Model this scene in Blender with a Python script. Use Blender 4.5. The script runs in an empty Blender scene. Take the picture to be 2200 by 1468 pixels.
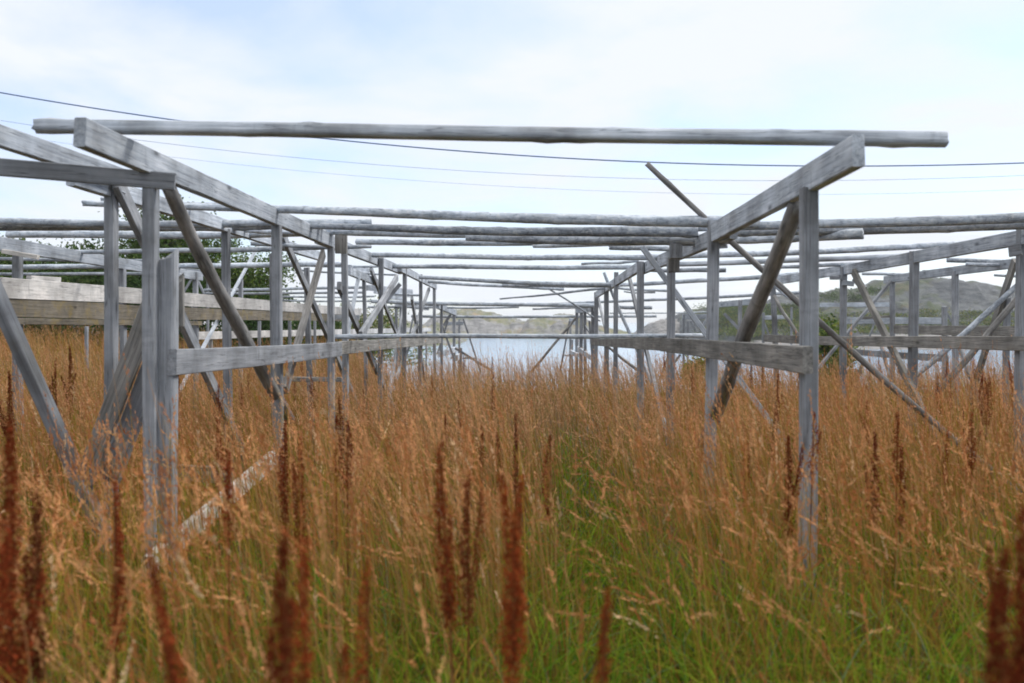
import bpy, math, random
import numpy as np
from mathutils import Vector, Matrix, noise

random.seed(7)
RNG = np.random.default_rng(11)
sc = bpy.context.scene
col = sc.collection

# ------------------------------------------------------------------ camera
FPX, CX, CY, HOR = 2139.0, 1100.0, 734.0, 690.0
EYE = 1.35
TH = math.atan((CY - HOR) / FPX)
cam_d = bpy.data.cameras.new('camera')
cam_d.lens, cam_d.sensor_width = 35.0, 36.0
cam_d.clip_start, cam_d.clip_end = 0.05, 20000
cam_d.dof.use_dof = True
cam_d.dof.focus_distance = 10.0
cam_d.dof.aperture_fstop = 2.8
cam = bpy.data.objects.new('camera', cam_d)
cam.location = (0, 0, EYE)
cam.rotation_euler = (math.pi / 2 - TH, 0, 0)
col.objects.link(cam)
sc.camera = cam


def ray(px, py):
    xc, yc = (px - CX) / FPX, (CY - py) / FPX
    d = Vector((xc, math.cos(TH) + yc * math.sin(TH), yc * math.cos(TH) - math.sin(TH)))
    return d / d.y


def P(px, py, Y):
    return Vector((0, 0, EYE)) + ray(px, py) * Y


SL = 0.016          # the rows run a little to the right of the view axis
ROW = dict(A=-1.79, B=1.298, C=-2.5, D=-4.75, E=3.87, F=6.2)


def row_y(row, px, dx=0.0):
    return (ROW[row] + dx) / ((px - CX) / FPX - SL)


def R(row, px, py, dx=0.0):
    return P(px, py, row_y(row, px, dx))


def sm(a, b, x):
    t = min(1, max(0, (x - a) / (b - a)))
    return t * t * (3 - 2 * t)


SEA = EYE - 6.0


def gz(X, Y):
    """height of the meadow"""
    z = 0.02 + 0.05 * math.sin(X * .7 + 1) * math.sin(Y * .45)
    left = sm(3, 16, -X)
    z += 0.55 * left * sm(4, 22, Y)
    z -= 0.10 * sm(6, 18, Y) * (1 - left)
    edge = 20 + 34 * sm(2.6, 9, -X) - 2.0 * sm(1, 8, X) - 2 * sm(8, 20, X)
    z -= 6.8 * sm(edge, edge + 22, Y) + .0
    return z


# ------------------------------------------------------------------ materials
def new_mat(name):
    m = bpy.data.materials.new(name)
    m.use_nodes = True
    nt = m.node_tree
    nt.nodes.clear()
    out = nt.nodes.new('ShaderNodeOutputMaterial')
    return m, nt, out


def node(nt, typ, **kw):
    n = nt.nodes.new(typ)
    ins = kw.pop('ins', {})
    for k, v in kw.items():
        setattr(n, k, v)
    for k, v in ins.items():
        if isinstance(v, bpy.types.NodeSocket):
            nt.links.new(v, n.inputs[k])
        else:
            n.inputs[k].default_value = v
    return n


def ramp(nt, fac, stops):
    n = nt.nodes.new('ShaderNodeValToRGB')
    el = n.color_ramp.elements
    while len(el) > 1:
        el.remove(el[-1])
    for i, (p, c) in enumerate(stops):
        e = el[0] if i == 0 else el.new(p)
        e.position = p
        e.color = (*c, 1) if len(c) == 3 else c
    nt.links.new(fac, n.inputs['Fac'])
    return n.outputs['Color']


def mixc(nt, fac, a, b, mode='MIX'):
    n = nt.nodes.new('ShaderNodeMix')
    n.data_type = 'RGBA'
    n.blend_type = mode
    for s, v in ((n.inputs['Factor'], fac), (n.inputs[6], a), (n.inputs[7], b)):
        if isinstance(v, bpy.types.NodeSocket):
            nt.links.new(v, s)
        else:
            s.default_value = v if not isinstance(v, tuple) else (*v, 1)
    return n.outputs[2]


def wood_mat(name, dark, mid, light, lichen=0.25, grain=(2.0, 55, 55), bark=False, moss=(.16, .13, .04)):
    m, nt, out = new_mat(name)
    tc = node(nt, 'ShaderNodeTexCoord')
    oi = node(nt, 'ShaderNodeObjectInfo')
    off = node(nt, 'ShaderNodeVectorMath', operation='SCALE', ins={0: (37.0, 11.0, 23.0), 'Scale': oi.outputs['Random']})
    co = node(nt, 'ShaderNodeVectorMath', operation='ADD', ins={0: tc.outputs['Object'], 1: off.outputs[0]})
    mp = node(nt, 'ShaderNodeMapping', ins={'Vector': co.outputs[0], 'Scale': grain})
    n1 = node(nt, 'ShaderNodeTexNoise', ins={'Vector': mp.outputs[0], 'Scale': 1.0, 'Detail': 6.0, 'Roughness': .65})
    c = ramp(nt, n1.outputs['Fac'], [(.28, dark), (.48, mid), (.72, light)])
    # broad weathering along the length
    n2 = node(nt, 'ShaderNodeTexNoise', ins={'Vector': co.outputs[0], 'Scale': 2.6, 'Detail': 5.0, 'Roughness': .6})
    w = ramp(nt, n2.outputs['Fac'], [(.30, (.50, .49, .48)), (.52, (.9, .9, .9)), (.70, (1.25, 1.22, 1.2))])
    c = mixc(nt, 1.0, c, w, 'MULTIPLY')
    # dark rain / knot marks across the grain
    mp3 = node(nt, 'ShaderNodeMapping', ins={'Vector': co.outputs[0], 'Scale': (9, 2, 2)})
    n3 = node(nt, 'ShaderNodeTexNoise', ins={'Vector': mp3.outputs[0], 'Scale': 1.3, 'Detail': 4.0, 'Roughness': .7})
    k = ramp(nt, n3.outputs['Fac'], [(.60, (0, 0, 0)), (.78, (.45, .45, .45))])
    c = mixc(nt, k, c, tuple(x * .38 for x in dark))
    # drying cracks along the grain, and knots
    mpc = node(nt, 'ShaderNodeMapping', ins={'Vector': co.outputs[0], 'Scale': (.9, 34, 34)})
    nc = node(nt, 'ShaderNodeTexNoise', ins={'Vector': mpc.outputs[0], 'Scale': 1.0, 'Detail': 3.0, 'Roughness': .5})
    ck = ramp(nt, nc.outputs['Fac'], [(.485, (0, 0, 0)), (.50, (.75, .75, .75)), (.515, (0, 0, 0))])
    c = mixc(nt, ck, c, tuple(x * .30 for x in dark))
    mpk = node(nt, 'ShaderNodeMapping', ins={'Vector': co.outputs[0], 'Scale': (2.2, 7, 7)})
    vk = node(nt, 'ShaderNodeTexVoronoi', ins={'Vector': mpk.outputs[0], 'Scale': 1.0})
    kk = ramp(nt, vk.outputs['Distance'], [(.05, (.9, .9, .9)), (.10, (.35, .35, .35)), (.17, (0, 0, 0))])
    c = mixc(nt, kk, c, tuple(x * .42 for x in dark))
    # lichen and bark patches
    n4 = node(nt, 'ShaderNodeTexNoise', ins={'Vector': co.outputs[0], 'Scale': 5.5 if not bark else 9.0, 'Detail': 6.0, 'Roughness': .75})
    l = ramp(nt, n4.outputs['Fac'], [(.62 - .25 * lichen, (0, 0, 0)), (.82 - .25 * lichen, (lichen * 1.3,) * 3)])
    c = mixc(nt, l, c, moss)
    if bark:
        mpb = node(nt, 'ShaderNodeMapping', ins={'Vector': co.outputs[0], 'Scale': (26, 40, 40)})
        nb = node(nt, 'ShaderNodeTexNoise', ins={'Vector': mpb.outputs[0], 'Scale': 1.0, 'Detail': 5.0, 'Roughness': .7})
        fb = ramp(nt, nb.outputs['Fac'], [(.53, (0, 0, 0)), (.66, (.75, .75, .75))])
        c = mixc(nt, fb, c, tuple(x * .6 for x in dark))
        wb = ramp(nt, nb.outputs['Fac'], [(.36, (.45, .45, .45)), (.45, (0, 0, 0))])
        c = mixc(nt, wb, c, tuple(min(.7, x * 1.35) for x in light))
    # tone differs from timber to timber
    hv = node(nt, 'ShaderNodeMapRange', ins={'Value': oi.outputs['Random'], 'To Min': .78, 'To Max': 1.18})
    hsv = node(nt, 'ShaderNodeHueSaturation', ins={'Color': c, 'Value': hv.outputs[0]})
    bmp = node(nt, 'ShaderNodeBump', ins={'Height': n1.outputs['Fac'], 'Strength': .55, 'Distance': .006})
    b = node(nt, 'ShaderNodeBsdfPrincipled', ins={'Base Color': hsv.outputs[0], 'Roughness': .82, 'Normal': bmp.outputs[0]})
    b.inputs['Specular IOR Level'].default_value = .35
    nt.links.new(b.outputs[0], out.inputs[0])
    return m


W_GREY = wood_mat('weathered_flare_blue_timber', (.16, .172, .192), (.25, .272, .305), (.345, .37, .41), .14)  # weathered grey, with the blue tint of lens flare put into the colour
W_BEAM = wood_mat('silvered_flare_blue_beam_timber', (.24, .275, .325), (.40, .45, .52), (.56, .61, .67), .10)  # silvered wood, made paler and bluer by painting the flare veil into it
W_BROWN = wood_mat('brown_grey_timber', (.10, .10, .098), (.20, .20, .195), (.33, .325, .31), .25)
W_PALE = wood_mat('fresh_pale_board', (.38, .375, .37), (.49, .485, .48), (.58, .575, .57), .08, moss=(.42, .33, .26))
W_MOSS = wood_mat('mossy_board', (.075, .067, .055), (.14, .125, .10), (.21, .19, .155), .5, moss=(.22, .16, .04))
W_POLE = wood_mat('barked_pole', (.24, .28, .345), (.46, .53, .62), (.64, .70, .77), .14, grain=(7, 26, 26), bark=True, moss=(.10, .075, .06))  # bluish sky sheen and flare on the poles are put into this base colour
W_POLED = wood_mat('dark_barked_pole', (.16, .185, .225), (.33, .38, .45), (.50, .55, .62), .14, grain=(7, 26, 26), bark=True, moss=(.09, .06, .045))  # darker poles, the same bluish sheen painted into the colour
W_LOG = wood_mat('brown_log', (.085, .085, .085), (.20, .20, .20), (.33, .33, .335), .18, grain=(4, 30, 30), moss=(.12, .09, .035))
W_PLANK = wood_mat('bleached_plank', (.25, .24, .22), (.52, .51, .49), (.70, .69, .67), .3, grain=(5, 60, 30), moss=(.25, .24, .20))


# ------------------------------------------------------------------ mesh helpers
def mesh_obj(name, verts, faces, mat, smooth=False):
    me = bpy.data.meshes.new(name)
    me.from_pydata([tuple(v) for v in verts], [], faces)
    me.materials.append(mat)
    if smooth:
        me.polygons.foreach_set('use_smooth', [True] * len(me.polygons))
    me.update()
    o = bpy.data.objects.new(name, me)
    col.objects.link(o)
    return o


def tag(o, label=None, cat=None, group=None, kind=None):
    if label: o['label'] = label
    if cat: o['category'] = cat
    if group: o['group'] = group
    if kind: o['kind'] = kind
    return o


def empty(name, loc, label, cat, group=None):
    o = bpy.data.objects.new(name, None)
    o.empty_display_size = .2
    o.location = loc
    col.objects.link(o)
    return tag(o, label, cat, group)


def place(o, M, parent=None):
    if parent is not None:
        o.parent = parent
        M = Matrix.Translation(-parent.location) @ M
    o.matrix_local = M
    return o


def frame_of(p0, p1):
    x = (p1 - p0).normalized()
    ref = Vector((0, 1, 0)) if abs(x.z) > .93 else Vector((0, 0, 1))
    y = ref.cross(x).normalized()
    z = x.cross(y)
    M = Matrix((x, y, z)).transposed().to_4x4()
    M.translation = (p0 + p1) / 2
    return M, (p1 - p0).length


def sawn(name, p0, p1, w, h, mat, parent=None, warp=.006, broken=0.0, roll=0.0):
    """a sawn timber: chamfered section swept along a slightly warped line, ends cut a little off square"""
    M, L = frame_of(p0, p1)
    if roll:
        M = M @ Matrix.Rotation(roll, 4, 'X')
    n = max(3, min(24, int(L / .28)))
    c = min(w, h) * .09
    sec = [(-w/2+c, -h/2), (w/2-c, -h/2), (w/2, -h/2+c), (w/2, h/2-c), (w/2-c, h/2), (-w/2+c, h/2), (-w/2, h/2-c), (-w/2, -h/2+c)]
    r = random.Random(int(abs(p0.x * 971 + p0.y * 313 + p1.z * 577) * 100))
    ph, ph2, tw = r.uniform(0, 6), r.uniform(0, 6), r.uniform(-.03, .03)
    vs, fs = [], []
    for i in range(n + 1):
        t = i / n
        xx = (t - .5) * L
        dy = warp * math.sin(3.1 * t + ph) * min(1, L / 2)
        dz = warp * math.sin(2.6 * t + ph2) * min(1, L / 2)
        a = tw * (t - .5)
        for (yy, zz) in sec:
            e = 0
            if i in (0, n):
                e = (yy * r.uniform(-.12, .12) + zz * .06)
            if i == n and broken:
                e += broken * (.9 * yy / w + r.uniform(-.5, .5) + .6 * zz / h)
            j = r.uniform(-.0012, .0012)
            y2, z2 = yy + j, zz + r.uniform(-.0012, .0012)
            vs.append((xx + e, y2 * math.cos(a) - z2 * math.sin(a) + dy, y2 * math.sin(a) + z2 * math.cos(a) + dz))
    k = len(sec)
    for i in range(n):
        for q in range(k):
            fs.append((i*k+q, (i+1)*k+q, (i+1)*k+(q+1) % k, i*k+(q+1) % k)[::-1])
    fs.append(tuple(range(k)))
    fs.append(tuple(n*k + q for q in range(k))[::-1])
    o = mesh_obj(name, vs, [f[::-1] for f in fs], mat)
    return place(o, M, parent)


def log(name, p0, p1, r0, r1, mat, parent=None, bend=.02, rough=.10, square=0.0, sag=None):
    """a debarked spruce pole: tapered, a little bent, with knots and an uneven skin"""
    M, L = frame_of(p0, p1)
    r = random.Random(int(abs(p0.x * 571 + p0.y * 733 + p1.z * 177) * 100) + 3)
    n = max(6, min(64, int(L / .07)))
    k = 14
    ph, ph2 = r.uniform(0, 6), r.uniform(0, 6)
    seedv = Vector((r.uniform(0, 50), r.uniform(0, 50), r.uniform(0, 50)))
    sg = r.uniform(.2, 1) * bend if sag is None else sag
    knots = [(r.random(), r.uniform(0, 6.28)) for _ in range(int(L * 3))]
    vs, fs = [], []
    for i in range(n + 1):
        t = i / n
        x = (t - .5) * L
        dy = bend * .8 * math.sin(3 * t + ph) + min(.005, bend * .4) * math.sin(11 * t + ph2)
        dz = -sg * 4 * t * (1 - t) + min(.004, bend * .3) * math.sin(9 * t + ph)
        rad = r0 + (r1 - r0) * t
        for q in range(k):
            a = 2 * math.pi * q / k
            f = 1 + rough * (noise.noise(Vector((x * 3.5, math.cos(a) * 1.3, math.sin(a) * 1.3)) + seedv))
            f += rough * .7 * noise.noise(Vector((x * 14, math.cos(a) * 3, math.sin(a) * 3)) + seedv)
            for (kt, ka) in knots:
                d = (t - kt) * L / .03
                if abs(d) < 1.6:
                    f += .22 * math.exp(-d * d) * max(0, math.cos(a - ka)) ** 4
            if square:
                s = 1 / max(abs(math.cos(a + .3)), abs(math.sin(a + .3)))
                f *= (1 - square) + square * s * .92
            vs.append((x + (r.uniform(-.006, .006) if i in (0, n) else 0), math.cos(a) * rad * f + dy, math.sin(a) * rad * f + dz))
    for i in range(n):
        for q in range(k):
            fs.append((i*k+q, i*k+(q+1) % k, (i+1)*k+(q+1) % k, (i+1)*k+q)[::-1])
    c0 = len(vs)
    vs.append((-L/2, vs[0][1] - r0 * .9, vs[0][2]))
    vs.append((L/2, vs[n*k][1] - r1 * .9, vs[n*k][2]))
    for q in range(k):
        fs.append((c0, q, (q+1) % k))
        fs.append((c0+1, n*k+(q+1) % k, n*k+q))
    o = mesh_obj(name, vs, fs, mat, smooth=True)
    return place(o, M, parent)


# ------------------------------------------------------------------ rows of the drying racks
def row_frame(key, label, px_base):
    Y = row_y(key, px_base)
    X = ROW[key] + SL * Y
    return empty('drying_rack_frame', Vector((X, Y, gz(X, Y))), label, 'drying rack', 'timber frames of the fish drying racks')


def post(fr, row, px, ytop, w=.055, d=.09, mat=W_GREY, dx=0.0, lean=0.0, broken=0.0, dY=0.0):
    Y = row_y(row, px) + dY
    top = P(px, ytop, Y)
    top.x += dx
    g = gz(top.x, Y)
    bot = Vector((top.x + lean, Y, g - .25))
    # local x runs along the post, so y = across the view, z = depth
    return sawn('post', bot, top, w, d, mat, fr, warp=.008, broken=broken)


def rbeam(fr, row, pts, h, w=.05, mat=W_BEAM, dx=0.0, name='beam'):
    """a beam along a row, through pixel stations (px, py of its centre line)"""
    for a, b in zip(pts[:-1], pts[1:]):
        sawn(name, R(row, a[0], a[1], dx), R(row, b[0], b[1], dx), w, h, mat, fr)


def rbrace(fr, row, a, b, h=.09, w=.04, dx=0.0, mat=W_GREY):
    return sawn('brace', *to_ground(R(row, a[0], a[1], dx), R(row, b[0], b[1], dx)), w, h, mat, fr)


def to_ground(p, q):
    """carry the lower end of a brace on down into the soil when it ends among the grass"""
    if p.z < q.z:
        q, p = to_ground(q, p)
        return p, q
    d = (q - p).normalized()
    if q.z < EYE - .30:
        n = 0
        while q.z > gz(q.x, q.y) - .05 and n < 60:
            q = q + d * .03
            n += 1
    return p, q


def fbrace(fr, a, b, w=.04, h=.09, mat=W_GREY):
    """a brace between free points (px, py, Y)"""
    return sawn('brace', P(*a), P(*b), w, h, mat, fr)


# ---- row A : left side of the wide central bay
fA = row_frame('A', 'long weathered timber frame along the left side of the middle aisle', 330)
zA = .75  # centre of the top beam above the eye


def beam_z(fr, row, Ya, Yb, za, zb, h, w=.05, mat=W_BEAM, name='beam', dx=0.0):
    X = ROW[row] + dx
    return sawn(name, Vector((X + SL*Ya, Ya, EYE + za)), Vector((X + SL*Yb, Yb, EYE + zb)), w, h, mat, fr, warp=.004)


beam_z(fA, 'A', 4.0, 9.05, .752, .728, .118)
beam_z(fA, 'A', 8.75, 14.4, .735, .735, .118, dx=-.055)
beam_z(fA, 'A', 13.9, 19.4, .745, .665, .11)
for px, yt, w in ((325, 402, .058), (597, 484, .06), (712, 532, .055), (818, 555, .055), (869, 572, .055), (903, 590, .055), (934, 604, .055)):
    post(fA, 'A', px, yt, w=w, d=.085, lean=random.uniform(-.012, .02), dx=.0)
post(fA, 'A', 733, 506, w=.055, d=.08, dY=.35, dx=.03)
# the broken sister post in front
post(fA, 'A', 352, 552, w=.078, d=.085, dx=.015, dY=-.10, broken=.05)
sawn('cleat', P(385, 700, 5.0), P(384, 602, 5.0), .05, .03, W_BROWN, fA, broken=.04)
# rail on the inner side
sawn('rail', R('A', 372, 778, .10), R('A', 728, 750, .095), .045, .125, W_GREY, fA)
sawn('rail', R('A', 725, 750, .10), R('A', 945, 730.5, .10), .045, .12, W_BROWN, fA)
sawn('brace', R('A', 695, 545, -.01), R('A', 612, 838, -.01), .035, .08, W_LOG, fA)
log('brace', R('A', 368, 400, -.02), R('A', 614, 900, -.02), .036, .044, W_LOG, fA, bend=.03)
rbrace(fA, 'A', (727, 615), (812, 800), .085, .04, -.065)
rbrace(fA, 'A', (853, 596), (774, 722), .085, .04, .045)
rbrace(fA, 'A', (922, 622), (880, 735), .075, .04, -.065)
rbrace(fA, 'A', (885, 640), (905, 770), .075, .04, -.065)
rbrace(fA, 'A', (868, 650), (845, 800), .075, .04, -.065)
fbrace(fA, (733, 420+85, 9.3), (733, 545, 9.3), .11, .05, W_BROWN)
# plank nailed on top of the first post, reaching left
sawn('beam', P(-60, 356, 4.55), P(376, 391, 4.72), .045, .078, W_GREY, fA)
# props on the left of the first post
sawn('brace', P(240, 1190, 5.0), P(-25, 590, 4.7), .055, .095, W_GREY, fA)
sawn('brace', P(180, 1035, 4.95), P(345, 610, 4.95), .05, .092, W_BROWN, fA)
sawn('brace', P(232, 1035, 5.04), P(345, 745, 5.04), .05, .10, W_GREY, fA)

# ---- row B : right side of the central bay
fB = row_frame('B', 'long weathered timber frame along the right side of the middle aisle', 1738)
beam_z(fB, 'B', 3.93, 6.92, .675, .610, .128)
beam_z(fB, 'B', 6.55, 12.0, .600, .615, .125, dx=.055)
beam_z(fB, 'B', 11.6, 18.9, .625, .50, .12)
for px, yt, w in ((1739, 404, .068), (1531, 474, .072), (1441, 553, .066), (1378, 562, .075), (1325, 585, .062), (1303, 612, .075), (1280, 628, .075)):
    post(fB, 'B', px, yt, w=w, d=.085, lean=random.uniform(-.02, .01))
sawn('rail', R('B', 1733, 776, -.075), R('B', 1424, 740, -.075), .045, .12, W_BROWN, fB)
sawn('rail', R('B', 1421, 740, -.075), R('B', 1274, 734.5, -.075), .045, .12, W_BROWN, fB)
log('brace', R('B', 1711, 434, .03), R('B', 1512, 968, .03), .043, .048, W_LOG, fB, bend=.02)
rbrace(fB, 'B', (1352, 592), (1400, 800), .06, .04, .06)
rbrace(fB, 'B', (1286, 640), (1303, 720), .06, .04, .06)
sawn('brace', P(1692, 960, 9.2), P(1380, 530, 9.2), .04, .05, W_BEAM, fB)
log('brace', P(1416, 855, 15.4), P(1297, 586, 15.4), .028, .024, W_POLE, fB, bend=.05)
log('brace', P(1370, 796, 17), P(1300, 740, 17), .026, .022, W_LOG, fB)
sawn('cleat', P(1448, 552, 8.6), P(1448, 585, 8.6), .09, .05, W_BROWN, fB)
sawn('cleat', P(1452, 525, 8.0), P(1452, 556, 8.0), .10, .05, W_GREY, fB)

# ---- row C : second line on the left
fC = row_frame('C', 'grey timber frame just left of the middle aisle, standing close behind the broken post', 238)
beam_z(fC, 'C', 4.0, 6.0, .855, .862, .10, dx=.06)
beam_z(fC, 'C', 5.45, 12.0, .79, .775, .105)
beam_z(fC, 'C', 13.9, 17.0, .70, .62, .115)
for px, yt, w in ((236, 414, .058), (487, 492, .056), (586, 545, .055), (660, 575, .055), (782, 588, .05)):
    post(fC, 'C', px, yt, w=w, d=.085, lean=random.uniform(.0, .05))
rbrace(fC, 'C', (250, 392), (535, 1000), .095, .045, .06)
rbrace(fC, 'C', (606, 505), (765, 862), .085, .04, .06)
rbrace(fC, 'C', (797, 575), (852, 720), .09, .04, .06)
fbrace(fC, (772, 590, 14.6), (745, 728, 13.8), .05, .04, W_BEAM)
sawn('cleat', P(240, 392, 5.95), P(250, 420, 5.95), .10, .05, W_BEAM, fC)

# ---- row D : third line on the left with the pale rail
fD = row_frame('D', 'left timber frame carrying a fresh pale board above a mossy board', 38)
beam_z(fD, 'D', 8.9, 14.5, .70, .645, .125)
for px, yt, w in ((38, 545, .07), (265, 577, .06), (419, 585, .06), (517, 600, .06)):
    post(fD, 'D', px, yt, w=w, d=.085)
sawn('rail', R('D', -60, 613, .07), R('D', 228, 633, .07), .035, .185, W_PALE, fD)
sawn('rail', R('D', 229, 633, .07), R('D', 776, 671, .07), .035, .185, W_PALE, fD)
fD.children[-2]['label'] = fD.children[-1]['label'] = 'fresh pale sawn rail board'
sawn('rail', R('D', -60, 657, .055), R('D', 300, 671, .055), .04, .18, W_MOSS, fD)
sawn('rail', R('D', 300, 671, .055), R('D', 772, 684, .055), .04, .17, W_MOSS, fD)
sawn('rail', R('D', -60, 690, .07), R('D', 432, 694, .07), .04, .06, W_MOSS, fD)
sawn('board', R('D', 62, 598, .05), R('D', 126, 602, .05), .05, .05, W_PALE, fD)
rbrace(fD, 'D', (565, 508), (372, 865), .05, .04, 0, W_BEAM)
sawn('cleat', P(6, 540, 8.9), P(82, 553, 8.9), .05, .04, W_PLANK, fD)

# ---- row E : first line on the right
fE = row_frame('E', 'grey timber frame whose brown rail runs off the right edge', 1962)
beam_z(fE, 'E', 7.2, 12.6, .655, .625, .118)
beam_z(fE, 'E', 12.1, 16.0, .625, .62, .118)
for px, yt, w, ln in ((2195, 490, .06, 0), (1963, 540, .075, 0), (1814, 574, .068, 0), (1660, 612, .07, .1), (1590, 645, .06, 0)):
    post(fE, 'E', px, yt, w=w, d=.085, lean=ln)
sawn('rail', R('E', 2290, 742, -.07), R('E', 1757, 731.5, -.07), .045, .112, W_BROWN, fE)
sawn('rail', R('E', 1756, 731.5, -.07), R('E', 1644, 726, -.07), .045, .115, W_BROWN, fE)
rbrace(fE, 'E', (1833, 584), (1955, 825), .085, .045, -.06, W_BROWN)
sawn('cleat', P(1838, 600, 11.7), P(1856, 620, 11.6), .09, .05, W_GREY, fE)
sawn('cleat', P(1810, 608, 12.1), P(1834, 610, 12.1), .05, .06, W_BEAM, fE)
sawn('cleat', P(1786, 597, 12.3), P(1806, 597, 12.1), .05, .05, W_GREY, fE)
sawn('cleat', P(2168, 540, 7.75), P(2195, 535, 7.7), .05, .09, W_GREY, fE)
log('brace', P(1700, 645, 15.6), P(1660, 610, 15.6), .02, .02, W_POLE, fE)
log('brace', P(1716, 722, 15.0), P(1664, 636, 15.6), .028, .026, W_LOG, fE)

# ---- row F : outer line on the right
fF = row_frame('F', 'outermost timber frame on the right, in front of the rocky hill', 2052)
beam_z(fF, 'F', 17.3, 11.2, .715, .735, .125)
for px, yt, w in ((1917, 604, .07), (2053, 582, .075), (2163, 640, .06), (2029, 659, .06)):
    post(fF, 'F', px, yt, w=w, d=.085)
sawn('rail', R('F', 1840, 757, .0), R('F', 2025, 769, .0), .04, .11, W_GREY, fF)
sawn('rail', R('F', 1922, 707, -.06), R('F', 2300, 716, -.06), .04, .14, W_BROWN, fF)
rbrace(fF, 'F', (2182, 560), (2090, 838), .11, .045, -.06, W_BROWN)
fbrace(fF, (1914, 604, 16.8), (1757, 792, 16.2), .05, .045, W_GREY)
log('brace', P(2212, 588, 12.6), P(1965, 808, 12.9), .034, .038, W_POLED, fF, bend=.03)
log('brace', P(2216, 606, 11.6), P(2002, 856, 11.9), .036, .04, W_LOG, fF, bend=.03)
rbrace(fF, 'F', (2064, 748), (2092, 830), .06, .045, -.06)
rbrace(fF, 'F', (1894, 745), (1914, 815), .06, .045, 0)
fbrace(fF, (1856, 772, 17), (1842, 815, 17), .05, .04, W_BROWN)
fbrace(fF, (1852, 684, 17), (1912, 680, 17), .05, .04, W_BROWN)


# ---- far frames by the shore
def far_frame(label, Y0, X0, posts, beams, braces, mat=W_GREY):
    f = empty('drying_rack_frame', Vector((X0, Y0, gz(X0, Y0))), label, 'drying rack', 'timber frames of the fish drying racks')
    for (px, yt, Y, w) in posts:
        t = P(px, yt, Y)
        sawn('post', Vector((t.x, Y, gz(t.x, Y) - .2)), t, w, .08, mat, f)
    for (a, b, h) in beams:
        sawn('beam', P(*a), P(*b), .06, h, W_BEAM, f)
    for (a, b, h) in braces:
        sawn('brace', P(*a), P(*b), .04, h, mat, f)
    return f


far_frame('small far timber frame at the left end of the aisle, before the sea', 21, -1.4,
          [(949, 655, 20.4, .055), (975, 674, 23.6, .07), (987, 686, 25.5, .055), (990, 748, 22, .05)],
          [((940, 657, 20), (978, 672, 24), .13), ((958, 696, 25), (996, 695, 25), .09),
           ((944, 762, 21), (980, 750, 23.6), .13), ((980, 770, 22), (996, 762, 23), .13), ((968, 769, 24), (1025, 770, 24), .05)],
          [((995, 686, 24.5), (1033, 800, 24.5), .05), ((978, 748, 22), (1055, 796, 22), .055), ((968, 676, 23), (953, 700, 23), .06),
           ((950, 700, 20.5), (975, 770, 20.5), .06), ((962, 690, 22), (940, 760, 22), .05)])
far_frame('small far timber frame at the right end of the aisle, before the sea', 22, 1.5,
          [(1239, 664, 24, .075), (1249, 664, 23, .08), (1257, 668, 22, .065), (1274, 660, 20.2, .08), (1225, 690, 25, .05), (1229, 730, 25.5, .035)],
          [((1222, 690, 25), (1238, 692, 25), .16), ((1238, 668, 24), (1280, 664, 20), .11),
           ((1225, 755, 25), (1242, 764, 23.5), .10), ((1242, 750, 23.5), (1275, 770, 20.5), .11), ((1212, 764, 25), (1232, 764, 25), .04)],
          [((1224, 690, 25), (1203, 800, 25), .07), ((1266, 690, 21), (1272, 760, 21), .06), ((1257, 700, 22), (1285, 740, 21), .05)])
far_frame('dark far timber frame beyond the left frames, with stubby beam ends', 24, -4.2,
          [(861, 655, 26, .07), (852, 660, 26.5, .07), (900, 700, 24, .05), (868, 665, 30, .06), (420, 590, 24, .06), (446, 600, 26, .05),
           (557, 690, 24, .07), (622, 690, 24, .07), (662, 690, 25, .06), (676, 690, 26, .06), (703, 690, 26, .05), (186, 702, 19, .05)],
          [((785, 619, 21), (808, 619, 20), .12), ((806, 622, 20), (884, 630, 22), .17), ((834, 636, 22), (864, 641, 24), .12),
           ((850, 655, 26), (920, 662, 24), .10), ((385, 582, 24), (444, 587, 24), .15), ((690, 682, 24), (772, 682, 24), .11), ((752, 577, 15), (790, 584, 16), .11)],
          [((418, 590, 24), (392, 632, 24), .05), ((424, 600, 24), (438, 632, 24), .05), ((508, 705, 24), (522, 735, 24), .06),
           ((892, 660, 24), (880, 720, 24), .06), ((775, 713, 20), (860, 610, 20), .08)])
far_frame('faint far timber frame beyond the right frames, among green shrubs', 27, 5.2,
          [(1469, 676, 30, .06), (1478, 690, 29, .05), (1640, 672, 26, .06), (1700, 660, 30, .05), (1505, 770, 27, .06)],
          [((1466, 680, 30), (1524, 681, 30), .15), ((1545, 654, 27), (1627, 648, 25), .15), ((1640, 683, 27), (1690, 681, 27), .11),
           ((1762, 656, 32), (1912, 654, 32), .13), ((1820, 689, 30), (2032, 690, 30), .20), ((2075, 708, 24), (2230, 711, 24), .1)],
          [((1484, 690, 29), (1497, 714, 29), .06), ((1522, 678, 29), (1504, 712, 29), .06), ((1556, 674, 26), (1604, 725, 26), .08),
           ((1880, 690, 30), (1866, 730, 30), .05), ((1884, 690, 30), (1900, 730, 30), .05), ((2034, 672, 30), (2048, 696, 30), .06),
           ((1640, 690, 26), (1652, 720, 26), .05), ((1437, 762, 19), (1418, 815, 19), .06), ((1462, 762, 20), (1440, 790, 20), .05)])
fw = empty('board_fence', P(415, 722, 21), 'long pale white rail low above the grass, behind the mossy boards', 'fence')
sawn('rail', P(415, 722, 21), P(925, 708, 44), .05, .17, W_PALE, fw)
for t in (.04, .28, .52, .76, .97):
    q = P(415, 722, 21).lerp(P(925, 708, 44), t) + Vector((-.05, .06, .08))
    sawn('post', Vector((q.x, q.y, gz(q.x, q.y) - .2)), q, .07, .07, W_BROWN, fw)

# ------------------------------------------------------------------ the poles laid across the rows
PG = 'spruce poles laid across the drying racks'


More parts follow.
